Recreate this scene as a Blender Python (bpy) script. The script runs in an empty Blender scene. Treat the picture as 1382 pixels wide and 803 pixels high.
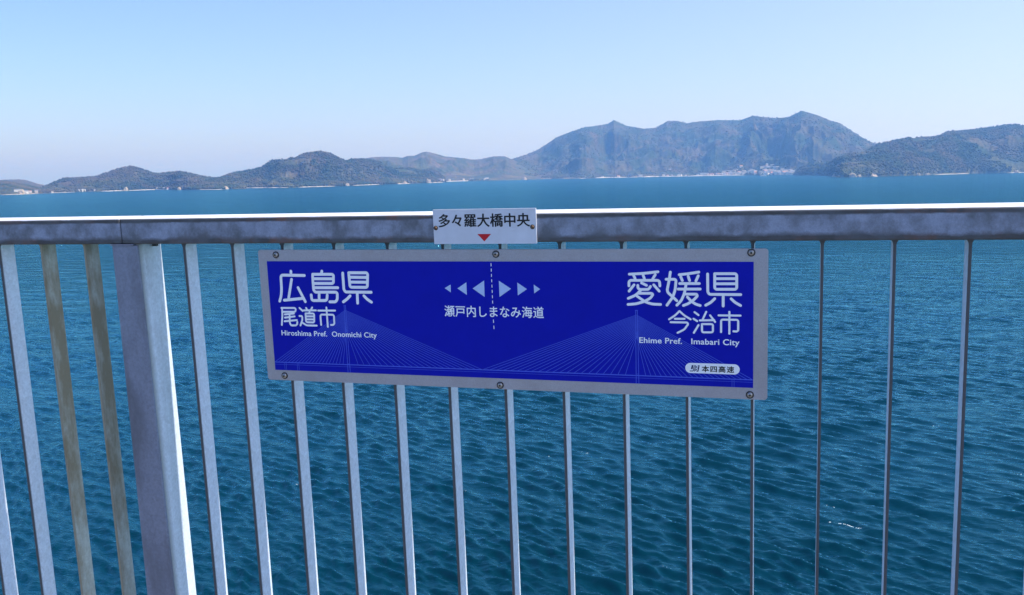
import bpy, bmesh, math, random
import numpy as np
from mathutils import Matrix, Vector

SC = bpy.context.scene
COL = SC.collection
rad = math.radians

# ------------------------------------------------------------------ survey data
BIG_LEFT = [[(-516.8, 112.1), (-517.1, 102.6)], [(-481.0, 101.6), (-541.0, 102.2), (-544.6, 100.1), (-545.5, 96.5), (-546.1, 67.7), (-548.6, 50.8), (-553.8, 37.5)], [(-516.6, 91.9), (-528.5, 45.0)], [(-541.0, 40.0), (-487.4, 45.5)], [(-500.6, 71.7), (-483.6, 37.2)], [(-433.0, 112.5), (-434.8, 106.1)], [(-458.3, 104.6), (-458.9, 97.0), (-458.7, 66.1), (-454.7, 60.9), (-398.8, 61.5), (-396.0, 58.5), (-397.0, 44.3), (-401.9, 37.8), (-417.4, 37.6)], [(-458.3, 104.6), (-405.4, 104.8), (-403.1, 102.0), (-404.3, 85.1), (-407.1, 82.7), (-456.9, 82.3)], [(-458.6, 93.7), (-404.7, 94.0)], [(-456.4, 71.9), (-393.7, 72.4)], [(-466.2, 54.1), (-465.7, 43.4), (-462.8, 40.3), (-425.0, 40.8), (-423.1, 54.6)], [(-444.4, 59.1), (-445.8, 41.3)], [(-362.1, 108.8), (-315.8, 109.0), (-313.0, 106.0), (-315.7, 76.2), (-318.9, 73.8), (-358.2, 73.9), (-361.1, 76.5), (-362.1, 108.8)], [(-359.8, 98.0), (-315.3, 97.8)], [(-359.9, 86.3), (-316.1, 86.2)], [(-378.0, 108.0), (-377.8, 68.1), (-373.9, 62.2), (-306.6, 62.2)], [(-343.1, 61.4), (-343.8, 35.5)], [(-362.3, 53.0), (-370.5, 45.3), (-381.3, 38.1)], [(-326.1, 53.4), (-318.3, 45.3), (-307.4, 38.4)]]
SMALL_LEFT = [[(-550.7, 20.6), (-514.6, 21.1), (-511.5, 19.2), (-512.0, 13.9), (-514.6, 11.5), (-548.8, 10.9)], [(-548.8, 20.6), (-549.3, 2.4), (-553.0, -22.0)], [(-517.0, 7.3), (-542.7, 4.5)], [(-515.8, 0.1), (-542.8, -3.5)], [(-510.4, -9.0), (-544.6, -12.6)], [(-529.2, 5.2), (-530.5, -16.7), (-527.5, -22.7), (-514.2, -22.4), (-510.4, -19.2), (-509.5, -13.8)], [(-500.7, 21.3), (-492.6, 14.2)], [(-502.4, 1.3), (-494.9, 1.4), (-495.2, -8.7), (-501.6, -22.1)], [(-496.3, -14.8), (-484.9, -21.8), (-457.2, -21.7)], [(-482.7, 21.6), (-480.0, 16.9)], [(-466.0, 23.1), (-469.9, 17.0)], [(-489.8, 15.5), (-456.4, 16.0)], [(-473.3, 14.6), (-475.3, 9.0)], [(-485.2, 7.9), (-462.0, 8.3), (-463.2, -14.1), (-485.6, -13.8), (-485.2, 7.9)], [(-485.0, 0.7), (-462.5, 1.1)], [(-485.0, -6.8), (-463.1, -6.4)], [(-450.4, 15.6), (-404.8, 16.4)], [(-427.6, 23.6), (-427.3, -24.2)], [(-445.0, -19.8), (-445.3, 3.0), (-442.5, 6.0), (-411.2, 6.0), (-408.9, 3.0), (-409.2, -16.1), (-412.6, -19.1), (-418.3, -19.2)]]
BIG_RIGHT = [[(312.1, 108.7), (344.7, 110.7), (374.6, 114.3)], [(321.4, 106.4), (324.8, 98.9)], [(342.3, 106.5), (345.0, 99.1)], [(368.8, 107.8), (363.0, 98.5)], [(311.0, 82.9), (311.1, 91.8), (314.2, 95.1), (374.4, 95.5), (377.8, 92.8), (378.4, 83.4)], [(322.2, 85.3), (311.0, 71.1)], [(330.4, 84.2), (330.7, 77.9), (334.9, 75.1), (353.9, 75.5), (358.1, 82.1)], [(338.6, 89.7), (349.4, 84.4)], [(365.1, 85.7), (376.9, 71.8)], [(336.0, 72.5), (325.4, 62.3), (308.9, 55.1)], [(332.4, 66.6), (360.7, 66.9), (363.0, 64.2), (357.8, 56.4), (343.8, 48.4), (325.1, 43.0), (308.2, 41.6)], [(326.5, 61.9), (335.8, 54.9), (348.4, 46.8), (362.3, 43.0), (379.6, 42.6)], [(401.3, 113.7), (398.4, 95.2), (394.1, 74.3), (395.9, 68.5), (403.8, 61.6), (414.7, 51.2)], [(392.1, 98.0), (411.0, 98.1), (413.4, 95.3), (411.2, 74.4), (406.1, 59.3), (393.3, 41.1)], [(420.1, 108.1), (440.5, 110.5), (461.8, 114.0)], [(423.5, 103.5), (426.8, 95.4)], [(439.3, 104.7), (442.2, 95.5)], [(460.6, 106.0), (455.6, 94.5)], [(421.1, 88.9), (462.8, 89.2)], [(417.6, 76.8), (464.5, 77.3)], [(434.7, 87.4), (431.1, 67.7), (424.2, 51.4), (414.6, 41.4)], [(433.4, 65.9), (457.1, 66.1), (458.6, 62.2), (449.1, 51.7), (437.8, 44.6), (428.7, 41.0)], [(437.4, 59.7), (444.6, 51.6), (453.6, 44.8), (464.4, 41.5)], [(495.2, 110.7), (538.1, 110.9), (540.7, 108.2), (540.8, 80.3), (538.2, 77.5), (498.0, 77.1), (495.1, 79.9), (495.2, 110.7)], [(495.1, 100.0), (540.3, 100.3)], [(495.1, 89.0), (540.3, 89.4)], [(480.3, 110.0), (480.6, 70.5), (484.4, 66.0), (549.2, 66.2)], [(512.8, 65.1), (512.8, 41.0)], [(495.1, 56.9), (487.3, 48.7), (476.1, 42.3)], [(529.4, 56.9), (537.1, 49.4), (548.8, 42.7)]]
SMALL_RIGHT = [[(420.2, 28.5), (410.3, 18.5), (397.6, 10.0)], [(420.2, 28.5), (430.8, 18.8), (443.9, 10.9)], [(410.2, 11.4), (430.8, 11.8)], [(401.0, 3.7), (436.4, 3.7), (438.6, 0.3), (430.6, -11.6), (415.7, -19.5)], [(452.4, 26.7), (460.7, 20.5)], [(450.0, 12.2), (457.9, 7.2)], [(460.6, -1.6), (450.6, -18.7)], [(477.1, 27.8), (469.2, 10.2)], [(463.6, 8.9), (493.9, 10.0)], [(485.4, 20.3), (495.7, 6.1)], [(468.0, 0.9), (491.2, 1.3), (491.1, -16.8), (468.0, -17.3), (468.0, 0.9)], [(503.3, 20.6), (548.8, 20.9)], [(525.7, 28.6), (525.7, -18.8)], [(508.3, -15.7), (508.4, 9.3), (510.8, 11.5), (541.6, 11.6), (544.0, 9.3), (544.1, -11.4), (541.0, -13.8), (534.3, -13.5)]]
ARROWS = [[(-119.5, 73.9), (-104.5, 82.4), (-104.9, 64.1)], [(-88.2, 73.5), (-65.7, 87.9), (-65.8, 58.5)], [(-51.0, 73.8), (-22.5, 92.4), (-22.9, 54.3)], [(12.8, 92.2), (41.1, 73.8), (13.0, 54.7)], [(56.5, 88.3), (78.6, 73.4), (56.6, 58.8)], [(94.9, 84.0), (109.5, 73.7), (95.4, 63.8)]]
DASHES = [[(-4.3, 136.2), (-4.0, 37.8)], [(-4.0, 3.0), (-3.2, -25.5)]]
DECK_LINE = [(-580.7, -116.7), (-55.9, -114.0), (576.4, -119.0)]
PYLONS = [[(-378.4, 28.8), (-381.8, -135.3)], [(326.0, 28.3), (328.2, -137.2)]]
PIERS = [[(-548.6, -116.6), (-549.2, -136.5)], [(-509.5, -116.3), (-510.0, -136.1)], [(539.2, -119.1), (540.1, -135.5)]]
TERRAIN = {'far_left_back': ([(-51.192, 0.00833), (-48.705, 0.01008), (-46.771, 0.0068), (-44.752, 0.00406), (-43.88, 0.00441), (-43.532, 0.0036), (-43.016, -3e-05), (-42.489, -0.00232), (-41.599, -0.00619)], [(-51.264, 6491), (-41.608, 4367)]), 'far_left_hill': ([(-52.939, 0.01201), (-50.58, 0.0094), (-47.426, 0.00769), (-46.11, 0.00523), (-44.754, 0.00372), (-44.239, 0.00251), (-43.723, 0.00025), (-43.203, -0.00202), (-42.683, -0.0057), (-42.477, -0.00787)], [(-53.048, 4315), (-44.815, 3731), (-42.483, 3905)]), 'left_island': ([(-43.192, -0.00753), (-42.859, -0.00493), (-42.525, -0.00231), (-42.114, 0.00099), (-41.555, 0.00425), (-40.821, 0.00433), (-40.075, 0.00512), (-39.305, 0.00979), (-38.724, 0.01315), (-38.223, 0.01443), (-37.771, 0.01215), (-37.395, 0.00917), (-36.821, 0.00682), (-36.228, 0.00807), (-35.634, 0.00859), (-35.049, 0.00549), (-34.258, 0.00228), (-33.454, 0.00052), (-32.648, -0.00274), (-32.172, -0.00811)], [(-43.199, 3909), (-42.698, 3952), (-40.874, 4195), (-38.618, 4209), (-37.072, 4404), (-35.499, 3905), (-32.177, 3770)]), 'left_headland': ([(-35.889, -0.00727), (-35.281, -0.00389), (-34.469, -0.00056), (-33.448, 0.00235), (-32.492, 0.00753), (-31.705, 0.00919), (-31.286, 0.01083), (-30.685, 0.01731), (-29.944, 0.01931), (-29.21, 0.02059), (-28.863, 0.02392), (-28.33, 0.02571), (-27.799, 0.02593), (-27.309, 0.0243), (-26.834, 0.01913), (-26.456, 0.016), (-25.978, 0.01811), (-25.418, 0.01793), (-24.875, 0.017), (-24.442, 0.01459), (-24.133, 0.01107), (-23.574, 0.00746), (-22.699, 0.00792), (-22.047, 0.00494), (-21.472, 0.00672), (-20.909, 0.00163), (-20.612, -0.00506)], [(-35.895, 4044), (-33.488, 3701), (-32.462, 4142), (-29.842, 3859), (-27.12, 4031), (-25.479, 4224), (-23.388, 4436), (-21.587, 4659), (-20.616, 4913)]), 'back_ridge': ([(-28.006, 0.01199), (-25.851, 0.01731), (-24.981, 0.01968), (-24.33, 0.02023), (-23.461, 0.01957), (-23.114, 0.0187), (-22.805, 0.02049), (-22.367, 0.02073), (-21.923, 0.024), (-21.659, 0.02467), (-21.05, 0.02181), (-20.614, 0.01938), (-19.517, 0.01717), (-18.946, 0.01537), (-18.415, 0.01595), (-17.705, 0.01837), (-17.043, 0.01813), (-16.604, 0.01492), (-15.992, 0.00934), (-14.895, -0.00024)], [(-28.057, 4795), (-20.659, 5373), (-18.89, 5597), (-16.675, 5429), (-14.901, 5667)]), 'main_mountain': ([(-19.236, -0.00097), (-18.652, 0.00495), (-17.983, 0.0093), (-17.315, 0.01288), (-16.604, 0.01492), (-15.76, 0.01919), (-15.004, 0.02462), (-14.336, 0.03159), (-13.98, 0.03601), (-13.097, 0.04171), (-12.218, 0.04588), (-10.906, 0.0487), (-10.556, 0.05268), (-10.297, 0.0503), (-9.82, 0.04633), (-9.257, 0.04456), (-8.739, 0.04282), (-8.092, 0.04363), (-7.662, 0.04754), (-7.448, 0.05004), (-6.891, 0.05013), (-6.337, 0.04724), (-5.615, 0.04871), (-4.392, 0.04953), (-3.305, 0.04862), (-2.561, 0.05265), (-1.983, 0.05106), (-1.244, 0.04951), (-0.553, 0.05017), (-0.192, 0.05357), (0.129, 0.05588), (0.653, 0.05301), (1.176, 0.04978), (1.697, 0.04513), (2.214, 0.04229), (2.654, 0.03665), (3.249, 0.02959), (3.782, 0.02387), (4.191, 0.0213), (5.196, 0.01462), (7.088, 0.00599)], [(-19.245, 5389), (-16.674, 5563), (-14.901, 6036), (-12.25, 5512), (-11.238, 5879), (-5.303, 5703), (-3.023, 5597), (-0.132, 4953), (7.114, 4503)]), 'right_headland': ([(-0.175, -0.00552), (0.144, 0.00045), (0.829, 0.00253), (1.707, 0.00421), (2.178, 0.00887), (3.0, 0.01239), (3.851, 0.01599), (4.269, 0.02034), (4.954, 0.02323), (5.67, 0.02564), (6.381, 0.02593), (7.086, 0.02586), (7.702, 0.02999), (8.821, 0.03133), (9.672, 0.0328), (10.613, 0.03504), (11.373, 0.03429), (13.331, 0.03087), (15.929, 0.02064), (18.982, 0.00932)], [(-0.173, 4860), (1.723, 4320), (2.084, 3483), (4.084, 3559), (6.633, 3755), (9.087, 4099), (11.479, 4113), (19.041, 4469)])}
CAM_AXES = [[0.9580041, 0.2859989, -0.020804], [-0.0171603, 0.1295987, 0.991418], [-0.2862407, 0.9494255, -0.1290639]]
CAM_POS = [1.4896, -2.0654, 36.1568]
FENCE_ROWS = [[0.9999861, -0.0001986, -0.0052719], [-0.0, 0.9992914, -0.0376387], [0.0052756, 0.0376382, 0.9992775]]
FOAM = [(0.0503, 0.9376, -0.3442, 1.6), (0.0338, 0.9439, -0.3284, 0.8), (0.0567, 0.9562, -0.2872, 0.7), (0.1393, 0.9468, -0.2902, 0.5), (0.1983, 0.9385, -0.2825, 0.5), (-0.2062, 0.9352, -0.2879, 0.5), (-0.241, 0.9255, -0.2921, 0.6), (-0.3234, 0.8889, -0.3245, 0.4), (0.1279, 0.9605, -0.2471, 0.5), (0.1423, 0.9716, -0.189, 0.6), (0.1379, 0.9711, -0.1948, 0.5), (0.1167, 0.9725, -0.2018, 0.5), (-0.479, 0.8225, -0.3067, 0.4), (-0.1153, 0.911, -0.396, 0.5)]
HAZE = 1.1e-4
# ------------------------------------------------------------------ camera
cam_d = bpy.data.cameras.new('camera')
cam = bpy.data.objects.new('camera', cam_d)
COL.objects.link(cam)
ax = [Vector(v) for v in CAM_AXES]
cm = Matrix((ax[0], ax[1], -ax[2])).transposed().to_4x4()
cm.translation = Vector(CAM_POS)
cam.matrix_world = cm
cam_d.sensor_width = 36.0
cam_d.lens = 1282.828 / 1382.0 * 36.0
cam_d.clip_start = 0.05
cam_d.clip_end = 80000.0
SC.camera = cam

# ------------------------------------------------------------------ light
SUN_FENCE = Vector((1.0, 0.056, 1.5)).normalized()
FR = Matrix(FENCE_ROWS)                     # fence axes -> world axes (the railing leans a little)
SUN = (FR @ SUN_FENCE).normalized()
SUN_EL = math.asin(SUN.z)
SUN_AZ = math.atan2(SUN.x, SUN.y)           # clockwise from +Y
sun_d = bpy.data.lights.new('sun', 'SUN')
sun_d.energy = 4.8
sun_d.angle = rad(0.5)
sun_d.color = (1.0, 0.955, 0.89)
sun = bpy.data.objects.new('sun', sun_d)
sun.rotation_euler = (-SUN).to_track_quat('-Z', 'Y').to_euler()
COL.objects.link(sun)

world = bpy.data.worlds.new('World')
SC.world = world
world.use_nodes = True
wn, wl = world.node_tree.nodes, world.node_tree.links
wn.clear()
sky = wn.new('ShaderNodeTexSky')
sky.sky_type = 'NISHITA'
sky.sun_disc = False
sky.sun_elevation = SUN_EL
sky.sun_rotation = SUN_AZ
sky.altitude = 0
sky.air_density = 1.0
sky.dust_density = 1.0
sky.ozone_density = 2.2
hs = wn.new('ShaderNodeMix'); hs.data_type = 'RGBA'; hs.blend_type = 'MULTIPLY'
hs.inputs['Factor'].default_value = 1.0
hs.inputs[7].default_value = (0.655, 0.77, 1.12, 1)      # the camera's cool white balance
bg = wn.new('ShaderNodeBackground')
bg.inputs['Strength'].default_value = 0.117
wo = wn.new('ShaderNodeOutputWorld')
wl.new(sky.outputs[0], hs.inputs[6])
# thin bright haze low in the sky, stronger towards the side the sun stands on
wt = wn.new('ShaderNodeTexCoord')
dt = wn.new('ShaderNodeVectorMath'); dt.operation = 'DOT_PRODUCT'
dt.inputs[1].default_value = (math.sin(SUN_AZ), math.cos(SUN_AZ), 0.0)
wl.new(wt.outputs['Generated'], dt.inputs[0])
def wmath(op, a, b):
    n = wn.new('ShaderNodeMath'); n.operation = op
    for i_, v_ in enumerate((a, b)):
        if isinstance(v_, (int, float)): n.inputs[i_].default_value = v_
        else: wl.new(v_, n.inputs[i_])
    return n.outputs[0]
sz = wn.new('ShaderNodeSeparateXYZ'); wl.new(wt.outputs['Generated'], sz.inputs[0])
side = wmath('POWER', wmath('MULTIPLY', wmath('ADD', dt.outputs['Value'], 1.0), 0.5), 1.6)
lowsky = wmath('POWER', wmath('SUBTRACT', 1.0, wmath('MINIMUM', wmath('ABSOLUTE', sz.outputs[2], 0.0), 1.0)), 1.5)
ha = wn.new('ShaderNodeMix'); ha.data_type = 'RGBA'
wl.new(wmath('MULTIPLY', wmath('MULTIPLY', side, lowsky), 1.0), ha.inputs['Factor'])
wl.new(hs.outputs[2], ha.inputs[6]); ha.inputs[7].default_value = (4.3, 4.4, 5.2, 1)
wl.new(ha.outputs[2], bg.inputs['Color'])
wl.new(bg.outputs[0], wo.inputs['Surface'])

SC.view_settings.view_transform = 'Standard'
SC.view_settings.look = 'None'
SC.view_settings.exposure = 0.85
SC.view_settings.gamma = 1.0
SC.cycles.volume_bounces = 1
SC.cycles.max_bounces = 8

# ------------------------------------------------------------------ helpers
def link(o, parent=None):
    COL.objects.link(o)
    if parent is not None:
        o.parent = parent
    return o

def tag(o, label=None, cat=None, group=None, kind=None):
    if label: o['label'] = label
    if cat: o['category'] = cat
    if group: o['group'] = group
    if kind: o['kind'] = kind
    return o

def mesh_np(name, co, faces, mat, parent=None, smooth=False):
    """faces: int array (n,3) or (n,4)"""
    co = np.asarray(co, dtype=np.float32); faces = np.asarray(faces, dtype=np.int32)
    k = faces.shape[1]
    me = bpy.data.meshes.new(name)
    me.vertices.add(len(co)); me.vertices.foreach_set('co', co.ravel())
    me.loops.add(faces.size); me.loops.foreach_set('vertex_index', faces.ravel())
    me.polygons.add(len(faces))
    me.polygons.foreach_set('loop_start', np.arange(0, faces.size, k, dtype=np.int32))
    me.polygons.foreach_set('loop_total', np.full(len(faces), k, dtype=np.int32))
    if smooth: me.polygons.foreach_set('use_smooth', np.ones(len(faces), dtype=bool))
    me.update(calc_edges=True)
    if mat: me.materials.append(mat)
    return link(bpy.data.objects.new(name, me), parent)

def bm_obj(name, bm, mat, parent=None, smooth=False):
    me = bpy.data.meshes.new(name)
    bmesh.ops.recalc_face_normals(bm, faces=bm.faces)
    bm.to_mesh(me); bm.free()
    me.materials.append(mat)
    if smooth:
        for p in me.polygons: p.use_smooth = True
    return link(bpy.data.objects.new(name, me), parent)

def add_box(bm, x0, x1, y0, y1, z0, z1, bevel=0.0, seg=2):
    r = bmesh.ops.create_cube(bm, size=1.0)
    vs = r['verts']
    for v in vs:
        v.co = Vector((x0 + (v.co.x + .5) * (x1 - x0), y0 + (v.co.y + .5) * (y1 - y0), z0 + (v.co.z + .5) * (z1 - z0)))
    if bevel > 0:
        es = list({e for v in vs for e in v.link_edges})
        bmesh.ops.bevel(bm, geom=es, offset=bevel, segments=seg, profile=0.5, affect='EDGES')

def add_prism(bm, pts, y0, y1):
    """pts: outline in (x,z); extruded from y0 to y1"""
    a = [bm.verts.new((x, y0, z)) for x, z in pts]
    b = [bm.verts.new((x, y1, z)) for x, z in pts]
    bm.faces.new(a); bm.faces.new(b[::-1])
    n = len(pts)
    for i in range(n):
        bm.faces.new((a[i], b[i], b[(i + 1) % n], a[(i + 1) % n]))

def empty(name, loc=(0, 0, 0), rot=None):
    o = bpy.data.objects.new(name, None)
    o.empty_display_size = 0.2
    COL.objects.link(o)
    m = (rot.to_4x4() if rot is not None else Matrix.Identity(4))
    m.translation = Vector(loc)
    o.matrix_world = m
    return o

# ------------------------------------------------------------------ materials
def new_mat(name):
    m = bpy.data.materials.new(name)
    m.use_nodes = True
    nt = m.node_tree
    b = nt.nodes['Principled BSDF']
    return m, nt, b

def N(nt, t, **kw):
    n = nt.nodes.new(t)
    for k, v in kw.items():
        if k in n.bl_rna.properties.keys(): setattr(n, k, v)
        else: n.inputs[k].default_value = v
    return n

def ramp(nt, src, stops):
    r = nt.nodes.new('ShaderNodeValToRGB')
    e = r.color_ramp.elements
    while len(e) > 1: e.remove(e[-1])
    e[0].position, e[0].color = stops[0][0], (*stops[0][1], 1) if len(stops[0][1]) == 3 else stops[0][1]
    for p, c in stops[1:]:
        x = e.new(p); x.color = (*c, 1)
    nt.links.new(src, r.inputs[0])
    return r.outputs[0]

def g3(v): return (v, v, v)

def mixc(nt, fac, a, b, mode='MIX'):
    m = nt.nodes.new('ShaderNodeMix'); m.data_type = 'RGBA'; m.blend_type = mode
    for s, v in ((0, fac), (6, a), (7, b)):
        if isinstance(v, (int, float)): m.inputs[s].default_value = v
        elif isinstance(v, tuple): m.inputs[s].default_value = (*v, 1) if len(v) == 3 else v
        else: nt.links.new(v, m.inputs[s])
    return m.outputs[2]

def math_(nt, op, a, b=0.0, c=None):
    m = nt.nodes.new('ShaderNodeMath'); m.operation = op
    for i, v in enumerate((a, b) if c is None else (a, b, c)):
        if isinstance(v, (int, float)): m.inputs[i].default_value = v
        else: nt.links.new(v, m.inputs[i])
    return m.outputs[0]

def steel(name, base, dirt, dirt_edge_col, lo=0.42, hi=0.62, metallic=0.15, rough=0.5, streak=(1, 1, 0.12), fine=900, band=None, seed=0.0, stainscale=9, edge=None, top=None):
    """weathered galvanised / painted steel. band=(z0,z1,width): dirt collects along those two z lines"""
    m, nt, b = new_mat(name)
    tc = N(nt, 'ShaderNodeTexCoord')
    mp = N(nt, 'ShaderNodeMapping'); mp.inputs['Scale'].default_value = streak
    mp.inputs['Location'].default_value = (seed, seed * 1.7, 0)
    nt.links.new(tc.outputs['Object'], mp.inputs[0])
    n1 = N(nt, 'ShaderNodeTexNoise', Scale=stainscale, Detail=7.0, Roughness=0.62)
    nt.links.new(mp.outputs[0], n1.inputs['Vector'])
    n2 = N(nt, 'ShaderNodeTexNoise', Scale=float(fine) * 0.35, Detail=3.0, Roughness=0.6)
    nt.links.new(tc.outputs['Object'], n2.inputs['Vector'])
    vo = N(nt, 'ShaderNodeTexVoronoi', Scale=float(fine) * 0.22)
    nt.links.new(tc.outputs['Object'], vo.inputs['Vector'])
    spang = ramp(nt, vo.outputs['Color'], [(0.0, g3(0.92)), (1.0, g3(1.07))])
    grain = ramp(nt, n2.outputs[0], [(0.3, g3(0.88)), (0.7, g3(1.10))])
    c = mixc(nt, 1.0, mixc(nt, 1.0, base, spang, 'MULTIPLY'), grain, 'MULTIPLY')
    stain = ramp(nt, n1.outputs[0], [(lo, g3(0)), (hi, g3(1))])
    f = math_(nt, 'MULTIPLY', stain, dirt)
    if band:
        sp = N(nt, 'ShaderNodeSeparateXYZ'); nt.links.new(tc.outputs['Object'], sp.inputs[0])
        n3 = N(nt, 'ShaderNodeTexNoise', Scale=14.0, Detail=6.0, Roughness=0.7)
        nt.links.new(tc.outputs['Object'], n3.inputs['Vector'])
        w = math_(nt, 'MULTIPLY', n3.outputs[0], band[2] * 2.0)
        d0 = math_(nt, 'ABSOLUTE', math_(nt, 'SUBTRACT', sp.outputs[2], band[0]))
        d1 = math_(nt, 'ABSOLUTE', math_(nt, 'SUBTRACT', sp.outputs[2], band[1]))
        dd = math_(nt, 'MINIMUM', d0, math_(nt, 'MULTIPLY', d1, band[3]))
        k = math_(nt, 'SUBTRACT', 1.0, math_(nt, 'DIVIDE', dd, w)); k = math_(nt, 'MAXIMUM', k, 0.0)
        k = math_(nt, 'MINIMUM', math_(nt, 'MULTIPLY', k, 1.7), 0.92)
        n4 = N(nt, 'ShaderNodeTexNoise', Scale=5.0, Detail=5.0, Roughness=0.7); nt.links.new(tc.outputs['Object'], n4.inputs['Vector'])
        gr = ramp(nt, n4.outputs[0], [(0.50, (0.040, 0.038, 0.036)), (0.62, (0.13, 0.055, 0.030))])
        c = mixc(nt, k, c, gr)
    if edge:      # colour darkens towards the edge that faces the walkway
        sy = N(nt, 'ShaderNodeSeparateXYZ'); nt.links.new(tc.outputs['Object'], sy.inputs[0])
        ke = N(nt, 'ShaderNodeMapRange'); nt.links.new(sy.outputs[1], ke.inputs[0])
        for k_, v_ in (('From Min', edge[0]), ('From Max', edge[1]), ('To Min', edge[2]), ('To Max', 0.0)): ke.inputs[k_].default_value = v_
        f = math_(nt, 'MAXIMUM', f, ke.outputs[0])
    c = mixc(nt, f, c, dirt_edge_col)
    if top:       # upward face coloured paler, standing in for direct sun on the top
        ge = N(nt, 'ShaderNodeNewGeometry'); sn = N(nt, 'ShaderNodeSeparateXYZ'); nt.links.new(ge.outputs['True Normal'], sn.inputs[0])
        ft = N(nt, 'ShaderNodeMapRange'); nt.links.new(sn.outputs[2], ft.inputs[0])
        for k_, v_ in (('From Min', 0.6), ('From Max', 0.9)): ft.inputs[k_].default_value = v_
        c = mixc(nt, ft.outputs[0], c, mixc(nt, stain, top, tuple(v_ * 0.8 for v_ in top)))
    nt.links.new(c, b.inputs['Base Color'])
    b.inputs['Metallic'].default_value = metallic
    rr = ramp(nt, n1.outputs[0], [(0.3, g3(rough - 0.08)), (0.7, g3(rough + 0.14))])
    nt.links.new(rr, b.inputs['Roughness'])
    bp = N(nt, 'ShaderNodeBump', Strength=0.25, Distance=0.0006)
    nt.links.new(n2.outputs[0], bp.inputs['Height'])
    nt.links.new(bp.outputs[0], b.inputs['Normal'])
    return m

def plain(name, col, rough=0.5, metallic=0.0, var=0.12, scale=60.0, spec=0.5, coord='Object'):
    m, nt, b = new_mat(name)
    tc = N(nt, 'ShaderNodeTexCoord')
    n1 = N(nt, 'ShaderNodeTexNoise', Scale=scale, Detail=5.0, Roughness=0.6)
    nt.links.new(tc.outputs[coord], n1.inputs['Vector'])
    v = ramp(nt, n1.outputs[0], [(0.3, g3(1 - var)), (0.7, g3(1 + var))])
    nt.links.new(mixc(nt, 1.0, tuple(col), v, 'MULTIPLY'), b.inputs['Base Color'])
    b.inputs['Roughness'].default_value = rough
    b.inputs['Metallic'].default_value = metallic
    b.inputs['Specular IOR Level'].default_value = spec
    return m

M = {}
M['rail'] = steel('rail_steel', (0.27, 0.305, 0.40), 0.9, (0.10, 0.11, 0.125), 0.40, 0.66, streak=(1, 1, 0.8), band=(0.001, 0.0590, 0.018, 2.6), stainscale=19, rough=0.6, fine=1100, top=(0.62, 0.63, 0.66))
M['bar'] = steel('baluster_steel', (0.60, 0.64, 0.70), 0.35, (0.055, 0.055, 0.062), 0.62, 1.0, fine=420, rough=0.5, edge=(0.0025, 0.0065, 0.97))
M['bar_old'] = steel('weathered_baluster_steel', (0.46, 0.47, 0.41), 0.9, (0.22, 0.175, 0.10), 0.40, 0.60, fine=500, stainscale=12, streak=(1, 1, 0.35), seed=3.1, rough=0.65, edge=(0.0025, 0.0065, 0.7))
M['post'] = steel('post_steel_shaded', (0.205, 0.23, 0.30), 0.85, (0.11, 0.115, 0.135), 0.42, 0.66, fine=500, streak=(1, 1, 0.35), rough=0.55)  # post front coloured darker, with the shade on its walkway side painted in
M['post_side'] = steel('post_steel_lit', (0.58, 0.63, 0.68), 0.6, (0.20, 0.21, 0.19), 0.50, 0.85, fine=400, rough=0.5, edge=(-0.011, 0.010, 0.75))  # same post steel coloured paler, with the brighter light on its side painted in
M['plate'] = steel('sign_plate_aluminium', (0.385, 0.375, 0.405), 0.5, (0.25, 0.23, 0.22), 0.45, 0.8, fine=2200, metallic=0.3, rough=0.42, streak=(1, 1, 0.6))
M['bolt'] = plain('bolt_steel', (0.38, 0.36, 0.33), 0.28, 0.9, 0.3, 300)
M['bolt_dark'] = plain('bolt_recess', (0.03, 0.03, 0.03), 0.6, 0.2, 0.3, 300)
M['rust'] = plain('rusty_bolt', (0.16, 0.09, 0.05), 0.6, 0.4, 0.5, 400)
M['blue'] = plain('printed_blue', (0.0025, 0.0075, 0.36), 0.5, 0.0, 0.05, 25, 0.12)
M['letters'] = plain('printed_white', (0.84, 0.86, 0.90), 0.45, 0.0, 0.03, 80, 0.3)
M['arrow'] = plain('printed_pale_blue', (0.42, 0.55, 0.82), 0.45, 0.0, 0.03, 80, 0.3)
M['cable'] = plain('printed_mid_blue', (0.055, 0.105, 0.62), 0.45, 0.0, 0.05, 80, 0.3)
M['white_plate'] = plain('white_enamel', (0.58, 0.60, 0.66), 0.4, 0.0, 0.07, 18, 0.4)
M['black'] = plain('printed_black', (0.012, 0.012, 0.014), 0.5, 0.0, 0.1, 80, 0.3)
M['red'] = plain('printed_red', (0.52, 0.012, 0.02), 0.45, 0.0, 0.06, 80, 0.3)
M['navy'] = plain('printed_navy', (0.01, 0.012, 0.09), 0.45, 0.0, 0.06, 80, 0.3)
M['asphalt'] = plain('pale_walkway_surface', (0.13, 0.13, 0.13), 0.9, 0.0, 0.3, 120)
M['deck_steel'] = plain('deck_paint', (0.40, 0.43, 0.45), 0.6, 0.0, 0.1, 4)

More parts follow.
